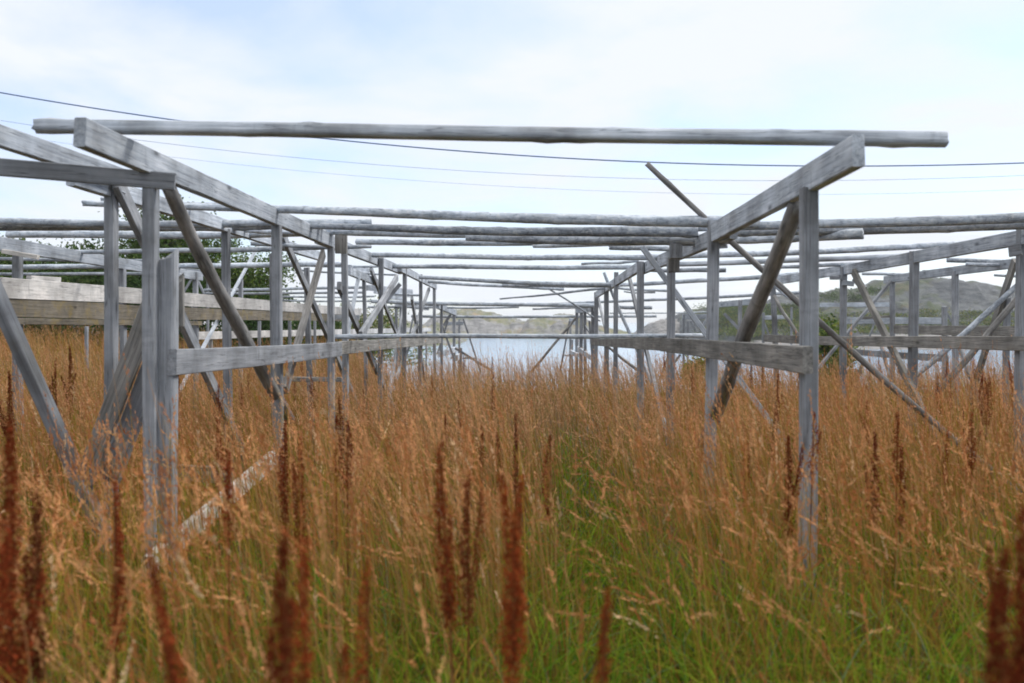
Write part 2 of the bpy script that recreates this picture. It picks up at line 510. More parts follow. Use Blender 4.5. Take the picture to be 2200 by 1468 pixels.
def pole(a, b, d0, d1, label, mat=W_POLE, **kw):
    kw.setdefault('rough', .09)
    o = log('drying_pole', P(*a), P(*b), d0 / 2, d1 / 2, mat, **kw)
    return tag(o, label, 'pole', PG)


pole((78, 271, 4.52), (2031, 300.5, 4.22), .062, .064, 'squared grey front pole crossing the whole aisle, nearest the camera and topmost in view', W_BEAM, square=.85, rough=.025, bend=.004)
pole((180, 436, 7.05), (1630, 479, 7.05), .042, .088, 'thick tapering round pole, the second one across the aisle behind the squared front pole')
pole((218, 430, 7.25), (560, 440, 7.35), .035, .045, 'short thin pole end lying beside the second aisle pole, at the left posts', W_POLED)
# bundle behind it
pole((700, 497, 8.9), (1470, 505, 8.75), .070, .085, 'grey pole in the aisle bundle, light on top, just under the second aisle pole')
pole((640, 485, 8.1), (1500, 499, 7.8), .05, .085, 'dark pole of the aisle bundle, tucked behind the light one', W_POLED)
pole((764, 520, 9.9), (1440, 519, 9.6), .06, .075, 'pale mottled pole lowest in the aisle bundle, ending near the right beam')
pole((1147, 529, 9.2), (1853, 503, 7.6), .03, .082, 'pole with a thick sawn right end poking past the right post')
pole((1310, 532, 9.3), (1562, 528, 9.0), .042, .05, 'short dark pole end hanging under the bundle at the right beam', W_POLED)
pole((1000, 511, 8.6), (1560, 516, 7.9), .06, .10, 'dark thick pole at the right half of the bundle', W_POLED)
pole((800, 548, 11.5), (1396, 554, 10.7), .058, .062, 'pale pole alone across the aisle, next behind the bundle')
pole((845, 572, 13.4), (1372, 575, 12.9), .06, .066, 'pole across the aisle, the second one behind the bundle')
pole((1250, 567, 12.2), (1372, 561, 12.0), .03, .04, 'stub of a thin pole lying on the right beam')
pole((892, 595, 16.2), (1322, 613, 15.2), .062, .07, 'pole across the middle of the aisle, sloping a little down to the right')
pole((915, 605, 17.6), (1212, 621, 17.2), .056, .056, 'pole across the aisle that stops short of the right beam')
pole((1080, 613, 16.4), (1330, 614, 15.8), .05, .06, 'grey pole end resting near the far right beam', W_POLED)
pole((1073, 643, 17.4), (1320, 617, 16.6), .026, .05, 'thin broken pole drooping to the left from the far right beam', W_POLED)
pole((797, 648, 20), (1290, 656, 20), .075, .085, 'long dark pole across the far end of the aisle, above the islands')
pole((870, 660, 21.5), (1115, 660, 22), .04, .05, 'thin pole across the far left end of the aisle')
pole((1146, 664, 22), (1280, 658, 20.5), .04, .05, 'thin pole stub at the far right end of the aisle', W_POLED)
pole((1150, 655, 20.3), (1725, 629, 19.2), .05, .065, 'long thin pole rising to the right from the far aisle end', W_POLED)
pole((1325, 660, 19.5), (1400, 661, 19), .07, .07, 'short dark pole end beside the far right posts', W_POLED)
pole((884, 680, 24), (1410, 679.5, 24), .07, .06, 'farthest pole across the aisle, in line with the island shore')
pole((1310, 673, 25.5), (1530, 670.5, 25), .035, .03, 'thin far pole before the pale sea horizon')
pole((720, 723, 9.45), (1512, 722, 9.55), .045, .042, 'thin low pole lying across both rails of the aisle', sag=0.0)

# right bay
pole((1500, 489, 7.6), (2320, 462, 7.25), .06, .08, 'upper of two thick poles running off the right edge', W_POLE)
pole((1560, 499, 7.75), (2320, 474, 7.6), .075, .11, 'lower darker of two thick poles running off the right edge', W_POLED)
pole((1400, 553, 10.3), (2120, 523, 10.0), .058, .062, 'pole in the right bay sloping up to the right beam')
pole((1400, 568, 11.5), (1970, 547, 11.2), .062, .056, 'light smooth pole in the right bay, just below its neighbour', W_BEAM)
pole((1385, 580, 11.9), (1560, 580, 11.6), .05, .055, 'dark pole stub under the light pole of the right bay', W_POLED)
pole((1636, 574, 12.6), (1850, 567, 12.2), .045, .05, 'dark pole end resting by the right frame', W_POLED)
pole((1325, 612, 16.6), (1715, 589, 15.4), .065, .072, 'pole in the right bay behind the prop, level with the hill top', W_POLE)
pole((1325, 619, 17.2), (1440, 625, 16.8), .05, .045, 'thin pole end just right of the far right posts')
pole((1340, 627, 17.4), (1408, 628, 17.0), .03, .03, 'very thin pole stub right of the far right posts', W_POLED)
pole((1852, 588, 17), (1985, 590, 16.6), .05, .05, 'thin pole overhanging the outer right beam')
pole((2034, 559, 13.6), (2260, 561, 13.2), .065, .065, 'pole end on the outer right beam, cut by the edge', W_POLED)
pole((2075, 567, 13.2), (2260, 570, 12.9), .05, .06, 'dark lower pole end on the outer right beam', W_POLED)
pole((2138, 592, 12.8), (2260, 592, 12.8), .035, .04, 'thin pole under the outer right beam')

# left bay
pole((-90, 473.5, 8.0), (798, 479, 8.15), .056, .064, 'topmost long pole of the left bay, level with the tree top')
pole((-90, 486, 8.3), (742, 482, 8.4), .085, .07, 'dark second pole of the left bay under the topmost one', W_POLED)
pole((-90, 478.5, 8.15), (776, 486, 8.6), .05, .04, 'thin pole squeezed between the two topmost left poles', W_POLED)
pole((17, 503, 8.8), (700, 500, 8.9), .066, .07, 'third pole of the left bay, starting near the left edge')
pole((432, 491, 8.6), (760, 497, 9.0), .04, .05, 'short pole with a round end by the second left post')
pole((150, 541, 10.6), (708, 530, 10.4), .046, .058, 'pole in the left bay passing before the green tree tops')
pole((539, 523, 9.9), (798, 530, 10.1), .043, .04, 'short round pole ending beside the leaning brace')
pole((-60, 575, 13.4), (735, 567, 13.6), .068, .072, 'long pole of the left bay just above the pale board')
pole((-60, 553, 12.6), (330, 560, 12.8), .045, .05, 'pole behind the left beam, before the dark trees', W_POLED)
pole((-40, 588, 15), (400, 585, 15), .045, .05, 'dark low pole at the far left above the pale board', W_POLED)
pole((668, 571, 15), (822, 572, 15.2), .035, .035, 'thin pole stub in the left bay above the X brace')
pole((645, 581, 15.6), (852, 590, 15.8), .032, .03, 'very thin pole crossing behind the doubled left post')
pole((438, 624, 23.5), (790, 617, 23.5), .07, .07, 'far pole just over the pale board, upper of its pair')
pole((438, 631, 24), (782, 628, 24), .06, .06, 'far pole just over the pale board, lower of its pair', W_POLED)
pole((590, 637, 24.5), (804, 637, 24.5), .05, .05, 'far thin pole over the end of the pale board')
pole((600, 646, 25), (800, 647, 25), .045, .045, 'lowest far pole over the end of the pale board', W_POLED)
pole((790, 660, 26), (930, 656, 26), .06, .06, 'far pole behind the left aisle posts', W_POLED)
pole((835, 629, 21), (905, 634, 21), .05, .05, 'pole stub lying on the dark far frame')

pp = log('prop_pole', P(2185, 1060, 7.1), P(1392, 350, 7.0), .024, .019, W_LOG, bend=.03)
tag(pp, 'thin bare pole leaning diagonally through the right frame, its tip high in the sky', 'pole', PG)
pq = log('prop_pole', P(1140, 800, 23), P(1238, 682, 23), .03, .03, W_LOG)
tag(pq, 'thin far pole leaning against the frame at the end of the aisle', 'pole', PG)
pr = log('prop_pole', P(1175, 618, 18.0), P(1290, 690, 20), .016, .014, W_POLED)
tag(pr, 'stick hanging slanted under the far right beam', 'pole', PG)
blk = sawn('block', P(1983, 584, 15.6), P(1993, 584, 15.6), .06, .05, W_GREY)
tag(blk, 'small block standing on the outer right beam', 'block')

# fallen boards
fb = sawn('fallen_plank', P(318, 1222, 4.55), P(585, 982, 6.6), .05, .10, W_PLANK, warp=.01)
tag(fb, 'bleached splintered plank lying slanted in the grass at the first left post', 'plank')
fb2 = sawn('fallen_plank', P(380, 1016, 6.1), P(500, 1021, 6.1), .045, .10, W_BROWN)
tag(fb2, 'dark short board in the grass behind the bleached plank', 'plank')
fb3 = sawn('fallen_plank', P(610, 814, 9.6), P(735, 816, 9.6), .05, .045, W_BROWN)
tag(fb3, 'dark thin board low in the grass under the left rail', 'plank')

# ------------------------------------------------------------------ wires
m_wire, nt, out = new_mat('cable')
b = node(nt, 'ShaderNodeBsdfPrincipled', ins={'Base Color': (.08, .15, .32, 1), 'Roughness': .6})
nt.links.new(b.outputs[0], out.inputs[0])


def tube_path(pts, r0, r1, k=6):
    vs, fs = [], []
    n = len(pts)
    for i, p in enumerate(pts):
        d = (pts[min(i+1, n-1)] - pts[max(i-1, 0)]).normalized()
        x = d.orthogonal().normalized(); y = d.cross(x)
        r = r0 + (r1 - r0) * i / (n - 1)
        for q in range(k):
            a = 2 * math.pi * q / k
            vs.append(p + x * math.cos(a) * r + y * math.sin(a) * r)
    for i in range(n - 1):
        for q in range(k):
            fs.append((i*k+q, i*k+(q+1) % k, (i+1)*k+(q+1) % k, (i+1)*k+q))
    return vs, fs


def wire(pts, Y, rad, label):
    vs, fs = tube_path([P(q[0], q[1], Y) for q in pts], rad, rad, 8)
    return tag(mesh_obj('overhead_wire', vs, fs, m_wire, True), label, 'wire', 'overhead wires')


def sagline(pts, px):
    """smooth interpolation through control pixels"""
    xs = np.array([p[0] for p in pts], float)
    ys = np.array([p[1] for p in pts], float)
    c = np.polyfit(xs, ys, 3)
    return [(x, float(np.polyval(c, x))) for x in px]


PXS = list(range(-500, 2701, 50))
wire(sagline([(-500, 98), (0, 199), (200, 232), (400, 262), (690, 296), (1050, 331), (1400, 348), (1720, 357), (1900, 357.5), (2200, 349), (2700, 322)], PXS), 22, .014, 'thickest overhead wire, the upper of the three against the sky')
wire(sagline([(-500, 168), (0, 259), (330, 306), (600, 334), (1050, 371), (1420, 385), (1670, 389), (1900, 388), (2200, 375), (2700, 345)], PXS), 30, .0055, 'thin middle overhead wire against the sky')
wire(sagline([(-500, 205), (0, 281), (380, 338), (760, 382), (1050, 402), (1400, 414), (1670, 418), (1900, 416), (2200, 402), (2700, 375)], PXS), 36, .0045, 'thinnest overhead wire, the lowest of the three against the sky')

# ------------------------------------------------------------------ ground
m_ground, nt, out = new_mat('meadow_soil')
tc = node(nt, 'ShaderNodeTexCoord')
n1 = node(nt, 'ShaderNodeTexNoise', ins={'Vector': tc.outputs['Object'], 'Scale': 1.4, 'Detail': 8.0, 'Roughness': .7})
c = ramp(nt, n1.outputs['Fac'], [(.3, (.028, .022, .010)), (.5, (.05, .036, .014)), (.7, (.035, .045, .012))])
b = node(nt, 'ShaderNodeBsdfPrincipled', ins={'Base Color': c, 'Roughness': .95})
nt.links.new(b.outputs[0], out.inputs[0])


def grid_mesh(name, xs, ys, f, mat, smooth=True):
    nx, ny = len(xs), len(ys)
    vs = [(x, y, f(x, y)) for y in ys for x in xs]
    fs = [(j*nx+i, j*nx+i+1, (j+1)*nx+i+1, (j+1)*nx+i) for j in range(ny-1) for i in range(nx-1)]
    return mesh_obj(name, vs, fs, mat, smooth)


gx = [-90 + i * 1.0 for i in range(60)] + [-30 + i * .5 for i in range(120)] + [30 + i * 2.0 for i in range(30)]
gy = [-12 + i * .6 for i in range(150)] + [78 + i * 4 for i in range(12)]
g = grid_mesh('meadow_ground', gx, gy, gz, m_ground)
tag(g, 'meadow ground under the tall dry grass', 'ground', kind='structure')

# sea
m_sea, nt, out = new_mat('sea_water')
tc = node(nt, 'ShaderNodeTexCoord')
mp = node(nt, 'ShaderNodeMapping', ins={'Vector': tc.outputs['Object'], 'Scale': (.22, .5, 1)})
n1 = node(nt, 'ShaderNodeTexNoise', ins={'Vector': mp.outputs[0], 'Scale': 1.6, 'Detail': 7.0, 'Roughness': .62})
bmp = node(nt, 'ShaderNodeBump', ins={'Height': n1.outputs['Fac'], 'Strength': .22, 'Distance': .4})
b = node(nt, 'ShaderNodeBsdfPrincipled', ins={'Base Color': (.24, .37, .55, 1), 'Roughness': .10, 'Normal': bmp.outputs[0], 'IOR': 1.33})
nt.links.new(b.outputs[0], out.inputs[0])
s = mesh_obj('sea', [(-3000, 14, SEA), (3000, 14, SEA), (3000, 3800, SEA), (-3000, 3800, SEA)], [(0, 1, 2, 3)], m_sea)
tag(s, 'pale rippled sea beyond the meadow', 'sea', kind='structure')


# ------------------------------------------------------------------ islands and hills
def rock_mat(name, rock_a, rock_b, g_a, g_b, ochre, scale, green_amt):
    m, nt, out = new_mat(name)
    tc = node(nt, 'ShaderNodeTexCoord')
    geo = node(nt, 'ShaderNodeNewGeometry')
    n1 = node(nt, 'ShaderNodeTexNoise', ins={'Vector': tc.outputs['Object'], 'Scale': scale, 'Detail': 9.0, 'Roughness': .68})
    mpv = node(nt, 'ShaderNodeMapping', ins={'Vector': tc.outputs['Object'], 'Scale': (1, .4, 2.6)})
    n2 = node(nt, 'ShaderNodeTexNoise', ins={'Vector': mpv.outputs[0], 'Scale': scale * 5, 'Detail': 8.0, 'Roughness': .7})
    n3 = node(nt, 'ShaderNodeTexNoise', ins={'Vector': tc.outputs['Object'], 'Scale': scale * 2.3, 'Detail': 6.0, 'Roughness': .6})
    rock = ramp(nt, n2.outputs['Fac'], [(.34, tuple(x * .35 for x in rock_a)), (.46, rock_a), (.66, rock_b)])
    grn = ramp(nt, n3.outputs['Fac'], [(.36, g_a), (.52, g_b), (.66, ochre)])
    sep = node(nt, 'ShaderNodeSeparateXYZ', ins={0: geo.outputs['Normal']})
    a = node(nt, 'ShaderNodeMath', operation='MULTIPLY_ADD', ins={0: sep.outputs['Z'], 1: .45, 2: n1.outputs['Fac']})
    f = ramp(nt, a.outputs[0], [(.86 - green_amt, (0, 0, 0)), (.97 - green_amt, (1, 1, 1))])
    c = mixc(nt, f, rock, grn)
    bmp = node(nt, 'ShaderNodeBump', ins={'Height': n2.outputs['Fac'], 'Strength': .8, 'Distance': 1.2})
    b = node(nt, 'ShaderNodeBsdfPrincipled', ins={'Base Color': c, 'Roughness': .9, 'Normal': bmp.outputs[0]})
    nt.links.new(b.outputs[0], out.inputs[0])
    return m


M_ISLE = rock_mat('island_rock', (.14, .145, .155), (.27, .275, .285), (.085, .105, .05), (.15, .155, .085), (.24, .18, .115), .05, -.02)
M_HILL = rock_mat('hill_rock', (.055, .066, .08), (.12, .135, .15), (.022, .04, .022), (.045, .065, .03), (.085, .075, .045), .07, -.03)
M_HEAD = rock_mat('headland_rock', (.16, .16, .165), (.27, .27, .275), (.05, .08, .02), (.12, .14, .05), (.2, .15, .08), .06, -.2)


ISLES = []


def island(name, prof, Yc, depth, mat, label, nz=1.0, ny=36, step=None, back=1.5):
    """a rocky height field whose skyline follows prof [(px, py), ...] at distance Yc"""
    prof = sorted(prof)
    X = [(p[0] - CX) / FPX * Yc for p in prof]
    H = [EYE + ray(p[0], p[1]).z * Yc for p in prof]
    x0, x1 = X[0], X[-1]
    n = 150
    xs = [x0 + (x1 - x0) * i / n for i in range(n + 1)]
    ys = [Yc - depth + depth * (1 + back) * j / ny for j in range(ny + 1)]

    def f(x, y):
        h = float(np.interp(x, X, H))
        t = (y - Yc) / depth
        k = 1 - abs(t) ** 1.7 if t < 0 else 1 - (abs(t) / back) ** 2
        k = max(0, k) ** .75
        z = SEA - 1.5 + (h - SEA + 1.5) * k
        v = Vector((x, y * .8, 0))
        amp = nz * min(1, max(0, (h - SEA)) / 8 + .15)
        z += amp * (noise.fractal(v * .055, 1.0, 2.0, 5) * 1.4 - abs(noise.noise(v * .16)) * 1.3 + .2) * (.35 + .65 * min(1, abs(t) * 2.2))
        z += amp * .35 * noise.fractal(v * .4, .9, 2.0, 4)
        return z
    ISLES.append((x0, x1, ys[0], ys[-1], f))
    o = grid_mesh(name, xs, ys, f, mat)
    return tag(o, label, 'hill', kind='structure')


island('island_hill', [(880, 725), (915, 700), (950, 678), (985, 667), (1012, 664), (1035, 667), (1060, 671), (1085, 681), (1110, 687), (1128, 693), (1150, 700), (1180, 712), (1200, 728)], 455, 85, M_ISLE, 'low rocky island with green slopes, left of the two islands', 2.2)
island('island_hill', [(1090, 726), (1120, 699), (1140, 688), (1165, 684), (1205, 682), (1240, 684), (1262, 690), (1285, 699), (1320, 708), (1350, 715), (1380, 728)], 430, 70, M_ISLE, 'low rocky island, right of the two islands', 2.0)
island('headland', [(1375, 736), (1390, 710), (1405, 696), (1425, 690), (1445, 687), (1475, 690), (1520, 698), (1580, 704), (1640, 712), (1680, 736)], 330, 40, M_HEAD, 'bare smooth grey rock headland at the water', 1.2)
island('rocky_hill', [(1440, 742), (1475, 696), (1500, 676), (1530, 668), (1560, 660), (1600, 655), (1650, 652), (1700, 648), (1735, 640), (1760, 632), (1790, 625), (1830, 626), (1860, 622), (1885, 612), (1905, 605), (1950, 602), (2000, 600), (2045, 603), (2080, 612), (2120, 628), (2150, 638), (2185, 640), (2230, 650), (2300, 660), (2420, 690), (2500, 745)], 300, 75, M_HILL, 'rocky hill with scrub on its left shoulder behind the right frames', 2.4)
island('left_point', [(520, 742), (580, 704), (640, 690), (720, 684), (790, 680), (840, 682), (880, 694), (920, 706), (950, 720), (990, 733), (1015, 742)], 280, 60, M_ISLE, 'low green rocky point beyond the left frames', 1.2)
island('shore_rocks', [(1560, 748), (1600, 728), (1680, 722), (1760, 716), (1850, 712), (1950, 708), (2050, 708), (2150, 706), (2300, 708), (2500, 725), (2600, 750)], 250, 50, M_HEAD, 'low shore rocks under the rocky hill', .8)


def land(px, py):
    """the point of the far shore seen at a pixel"""
    d = ray(px, py)
    y = 100.0
    while y < 520:
        p = Vector((0, 0, EYE)) + d * y
        for (a, b, c, e, f) in ISLES:
            if a < p.x < b and c < p.y < e and f(p.x, p.y) >= p.z:
                return p
        y += 1.5
    return None


# ------------------------------------------------------------------ vegetation material
def veg_mat(name, tr=.3, rough=.8, hue_noise=0.0):
    m, nt, out = new_mat(name)
    at = node(nt, 'ShaderNodeAttribute', attribute_name='col')
    d = node(nt, 'ShaderNodeBsdfDiffuse', ins={'Color': at.outputs['Color'], 'Roughness': rough})
    t = node(nt, 'ShaderNodeBsdfTranslucent', ins={'Color': at.outputs['Color']})
    mx = node(nt, 'ShaderNodeMixShader', ins={'Fac': tr, 1: d.outputs[0], 2: t.outputs[0]})
    nt.links.new(mx.outputs[0], out.inputs[0])
    return m


M_VEG = veg_mat('plant_tissue', .14)
M_LEAF = veg_mat('leaf', .2)


def quads_obj(name, V, C, mat):
    """V (n,4,3) quads, C (n,4,3) colours -> one mesh object"""
    n = len(V)
    me = bpy.data.meshes.new(name)
    me.vertices.add(n * 4)
    me.vertices.foreach_set('co', V.reshape(-1).astype(np.float32))
    me.loops.add(n * 4)
    me.loops.foreach_set('vertex_index', np.arange(n * 4, dtype=np.int32))
    me.polygons.add(n)
    me.polygons.foreach_set('loop_start', np.arange(0, n * 4, 4, dtype=np.int32))
    me.polygons.foreach_set('loop_total', np.full(n, 4, dtype=np.int32))
    a = me.attributes.new('col', 'FLOAT_COLOR', 'POINT')
    c4 = np.concatenate([C, np.ones((n, 4, 1))], axis=2)
    a.data.foreach_set('color', c4.reshape(-1).astype(np.float32))
    me.materials.append(mat)
    me.update(calc_edges=True)
    me.validate()
    o = bpy.data.objects.new(name, me)
    col.objects.link(o)
    return o


def nrm(v):
    return v / np.maximum(1e-9, np.linalg.norm(v, axis=-1, keepdims=True))


def blades(base, h, w, az, lean, k, cb, ct, ori=None, droop=1.0):
    """ribbons: base (n,3), h, w, az (lean azimuth), lean -> quads and the centre lines (n,k+1,3)"""
    n = len(base)
    t = np.linspace(0, 1, k + 1)[None, :, None]
    d = np.stack([np.cos(az), np.sin(az), np.zeros(n)], 1)[:, None, :]
    up = np.array([0, 0, 1.0])[None, None, :]
    L = lean[:, None, None]
    cl = base[:, None, :] + h[:, None, None] * (up * (t - .35 * droop * L * t ** 3) + d * L * (.25 * t + .75 * t ** 2))
    if ori is None:
        ori = RNG.uniform(0, np.pi, n)
    s = np.stack([np.cos(ori), np.sin(ori), np.zeros(n)], 1)[:, None, :]
    ww = (w[:, None] * (1 - .75 * np.linspace(0, 1, k + 1)[None, :] ** 1.5))[:, :, None] / 2
    A, B = cl - s * ww, cl + s * ww
    V = np.stack([A[:, :-1], B[:, :-1], B[:, 1:], A[:, 1:]], 2).reshape(-1, 4, 3)
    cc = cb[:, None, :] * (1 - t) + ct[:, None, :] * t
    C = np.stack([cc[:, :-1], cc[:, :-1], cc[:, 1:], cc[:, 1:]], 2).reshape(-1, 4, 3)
    return V, C, cl


def spikelets(p, axis, ln, wd, c):
    """diamond quads at p (n,3) pointing along axis"""
    n = len(p)
    ax = nrm(axis)
    r = RNG.normal(size=(n, 3))
    s = nrm(np.cross(ax, r))
    mid = p + ax * (ln * .45)[:, None]
    V = np.stack([p, mid + s * (wd / 2)[:, None], p + ax * ln[:, None], mid - s * (wd / 2)[:, None]], 1)
    return V, np.repeat(c[:, None, :], 4, 1)


GZ = np.vectorize(gz)


def path_mask(X, Y):
    """1 on the trodden line that runs through the aisle"""
    c = .30 + .03 * Y + .05 * np.sin(Y * 1.1)
    w = .19 + .016 * Y
    return np.exp(-((X - c) / w) ** 2) * np.clip((Y - 1.6) / 1.0, 0, 1) * np.clip((13 - Y) / 5, 0, 1)


def patch(X, Y, s=1.0, ph=0.0):
    return (np.sin(X * 1.3 * s + ph) * np.sin(Y * 1.1 * s + 2 * ph) + .6 * np.sin(X * 3.1 * s + Y * 2.3 * s + ph) + .4 * np.sin(X * 6.7 * s - Y * 5.1 * s + 3 * ph)) / 2.0


def scatter(y0, y1, dens, xl=None, xr=None, dy=.5):
    xs, ys = [], []
    y = y0
    while y < y1:
        yy = min(y + dy, y1)
        a = -(.56 * y + 1.0) if xl is None else xl
        b = (.56 * y + 1.0) if xr is None else xr
        n = RNG.poisson(dens * (b - a) * (yy - y))
        xs.append(RNG.uniform(a, b, n))
        ys.append(RNG.uniform(y, yy, n))
        y = yy
    return np.concatenate(xs), np.concatenate(ys)


def tall_grass(zones):
    VV, CC = [], []
    for (y0, y1, dens, xl, xr, wmul, nsp, hmul, k) in zones:
        X, Y = scatter(y0, y1, dens, xl, xr)
        pm = path_mask(X, Y)
        edge = 20 + 34 * np.clip((-X - 2.6) / 6.4, 0, 1) - 2.0 * np.clip((X - 1) / 7, 0, 1)
        cl = patch(X, Y, 1.6, .7)
        keep = (RNG.random(len(X)) > pm * .94) & (Y < edge + 1.5) & (RNG.random(len(X)) < .60 + .62 * cl + .35 * patch(X, Y, 3.1, 1.3))
        X, Y, cl = X[keep], Y[keep], cl[keep]
        # the tall stems thin out close to the camera, most of all on the right where short green grass shows
        lim = 3.15 - 1.6 * np.clip((-X + .1) / 1.0, 0, 1) + .35 * patch(X, Y, 1.4, .3)
        thin = np.clip((Y - lim + .5) / .9, .0, 1) * .93 + .07
        ok = RNG.random(len(X)) < thin
        X, Y, cl = X[ok], Y[ok], cl[ok]
        n = len(X)
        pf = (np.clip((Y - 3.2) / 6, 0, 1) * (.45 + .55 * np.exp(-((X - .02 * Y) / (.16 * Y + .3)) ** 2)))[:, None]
        Z = GZ(X, Y)
        base = np.stack([X, Y, Z - .02], 1)
        h = np.clip(RNG.normal(.77, .17, n), .35, 1.2) * hmul * (1 + .20 * patch(X, Y, 1.0, 2.1))
        az = RNG.normal(math.pi * .95, .9, n) + 1.6 * patch(X, Y, .9, 4.0)
        lean = np.abs(RNG.normal(.18, .20, n)) + .45 * np.clip(patch(X, Y, 1.3, 5.2) - .1, 0, 1)
        flat = RNG.random(n) < .13 + .14 * np.clip((5 - Y) / 3, 0, 1)
        lean = np.where(flat, RNG.uniform(.5, .95, n), lean)
        if hmul > 1.2:
            lean = RNG.uniform(.45, 1.1, n)
        w = RNG.uniform(.0022, .0046, n) * wmul
        q = RNG.random(n)[:, None]
        tan = np.array([.49, .25, .085]) * (1 - q) + np.array([.54, .34, .155]) * q
        rus = np.array([.42, .165, .045])
        ol = np.array([.38, .29, .04])
        u = RNG.random(n)[:, None] + .25 * cl[:, None] + .25 * pf
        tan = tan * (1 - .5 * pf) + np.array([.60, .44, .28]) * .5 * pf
        ct = np.where(u < .36, ol, np.where(u < .58, rus, tan)) * RNG.uniform(.65, 1.2, (n, 1))
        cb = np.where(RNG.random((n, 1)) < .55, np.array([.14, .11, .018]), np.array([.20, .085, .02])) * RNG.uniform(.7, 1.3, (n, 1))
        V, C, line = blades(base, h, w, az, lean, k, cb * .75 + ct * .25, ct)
        VV.append(V); CC.append(C)
        # flowering head: many thin spikelets round the upper stem
        if nsp:
            sp = RNG.random(n) < .72
            L = line[sp]
            m = len(L)
            plen = RNG.uniform(.13, .26, (m, 1))
            tt = 1.0 - RNG.beta(1.1, 1.3, (m, nsp)) * plen
            idx = np.minimum((tt * k).astype(int), k - 1)
            fr = tt * k - idx
            ar = np.arange(m)[:, None]
            pos = L[ar, idx] * (1 - fr)[..., None] + L[ar, idx + 1] * fr[..., None]
            axis = L[:, -1] - L[:, -2]
            axis = nrm(axis)[:, None, :] + RNG.normal(0, .42, (m, nsp, 3)) * np.array([1, 1, .5]) * .5
            spread = RNG.uniform(.0015, .0065, (m, 1, 1)) * (1.15 - (tt[..., None] - .76) / .24 * .8)
            pos = pos + RNG.normal(0, 1, (m, nsp, 3)) * spread
            ln = RNG.uniform(.009, .024, m * nsp) * (1 + .25 * (wmul - 1))
            wd = RNG.uniform(.0028, .0055, m * nsp) * (1 + .6 * (wmul - 1))
            hq = RNG.random((m, 1))
            hc = np.array([.68, .385, .185]) * (1 - hq) + np.array([.58, .27, .12]) * hq
            hc = np.where(RNG.random((m, 1)) < .44, np.array([.42, .16, .06]), hc)
            hc = np.where(RNG.random((m, 1)) < .05, np.array([.66, .48, .30]), hc) * RNG.uniform(.75, 1.2, (m, 1))
            pfs = pf[sp]
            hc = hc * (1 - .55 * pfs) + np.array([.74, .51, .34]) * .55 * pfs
            hc = np.repeat(hc[:, None, :], nsp, 1).reshape(-1, 3) * RNG.uniform(.8, 1.2, (m * nsp, 1))
            V, C = spikelets(pos.reshape(-1, 3), axis.reshape(-1, 3), ln, wd, hc)
            VV.append(V); CC.append(C)
    return np.concatenate(VV), np.concatenate(CC)


V, C = tall_grass([
    (1.0, 1.7, 110, None, None, 1.0, 36, .86, 7),
    (1.3, 3.2, 14, None, None, 1.5, 40, 1.25, 9),
    (1.7, 2.6, 330, None, None, 1.0, 34, .96, 7),
    (2.6, 5, 640, None, None, 1.0, 26, 1.0, 6),
    (5, 9, 500, None, None, 1.15, 16, 1.0, 5),
    (9, 15, 230, None, None, 1.7, 9, .94, 4),
    (15, 22, 140, None, None, 2.3, 6, .9, 4),
    (22, 34, 70, -22, -2.5, 3.2, 4, .95, 3),
    (34, 58, 22, -34, -6, 5.0, 3, .95, 3),
])
o = quads_obj('dry_grass', V, C, M_VEG)
tag(o, 'tall tan and rust coloured dry grass filling the meadow', 'grass', kind='stuff')
nV1 = len(V)


def green_grass():
    VV, CC = [], []
    for (y0, y1, dens, wmul, k) in ((.95, 2.2, 1000, 1.0, 6), (2.2, 4.2, 2100, 1.0, 6), (4.2, 6, 1200, 1.2, 5), (6, 10, 480, 1.5, 4), (10, 19, 140, 2.4, 3)):
        X, Y = scatter(y0, y1, dens)
        pm = path_mask(X, Y)
        near = np.clip((5.5 - Y) / 4, 0, 1)
        right = np.clip((X + 1.2) / 2.2, 0, 1)
        p = .24 + .22 * near + .46 * near * right + .8 * pm + .28 * patch(X, Y, 1.1, 1.9)
        keep = RNG.random(len(X)) < p
        X, Y, pm = X[keep], Y[keep], pm[keep]
        n = len(X)
        base = np.stack([X, Y, GZ(X, Y) - .02], 1)
        h = RNG.uniform(.18, .52, n) * (1 - .35 * pm)
        az = RNG.uniform(0, 2 * np.pi, n)
        lean = RNG.uniform(.1, 1.25, n)
        w = RNG.uniform(.003, .0095, n) * wmul
        q = RNG.random((n, 1))
        ct = np.array([.07, .20, .016]) * (1 - q) + np.array([.28, .34, .03]) * q
        ct = np.where(RNG.random((n, 1)) < .20 + .20 * (patch(X, Y, 1.7, 3.3) > .1)[:, None] , np.array([.34, .21, .05]) * RNG.uniform(.5, 1.1, (n, 1)), ct)
        ct = np.where(RNG.random((n, 1)) < .06, np.array([.16, .24, .12]), ct) * RNG.uniform(.6, 1.25, (n, 1))
        cb = ct * np.array([.9, .85, .8])
        V, C, _ = blades(base, h, w, az, lean, k, cb, ct)
        VV.append(V); CC.append(C)
    return np.concatenate(VV), np.concatenate(CC)


V, C = green_grass()
o = quads_obj('green_grass', V, C, M_LEAF)
tag(o, 'short green grass growing between the dry stems', 'grass', kind='stuff')
print('grass quads', nV1, len(V))


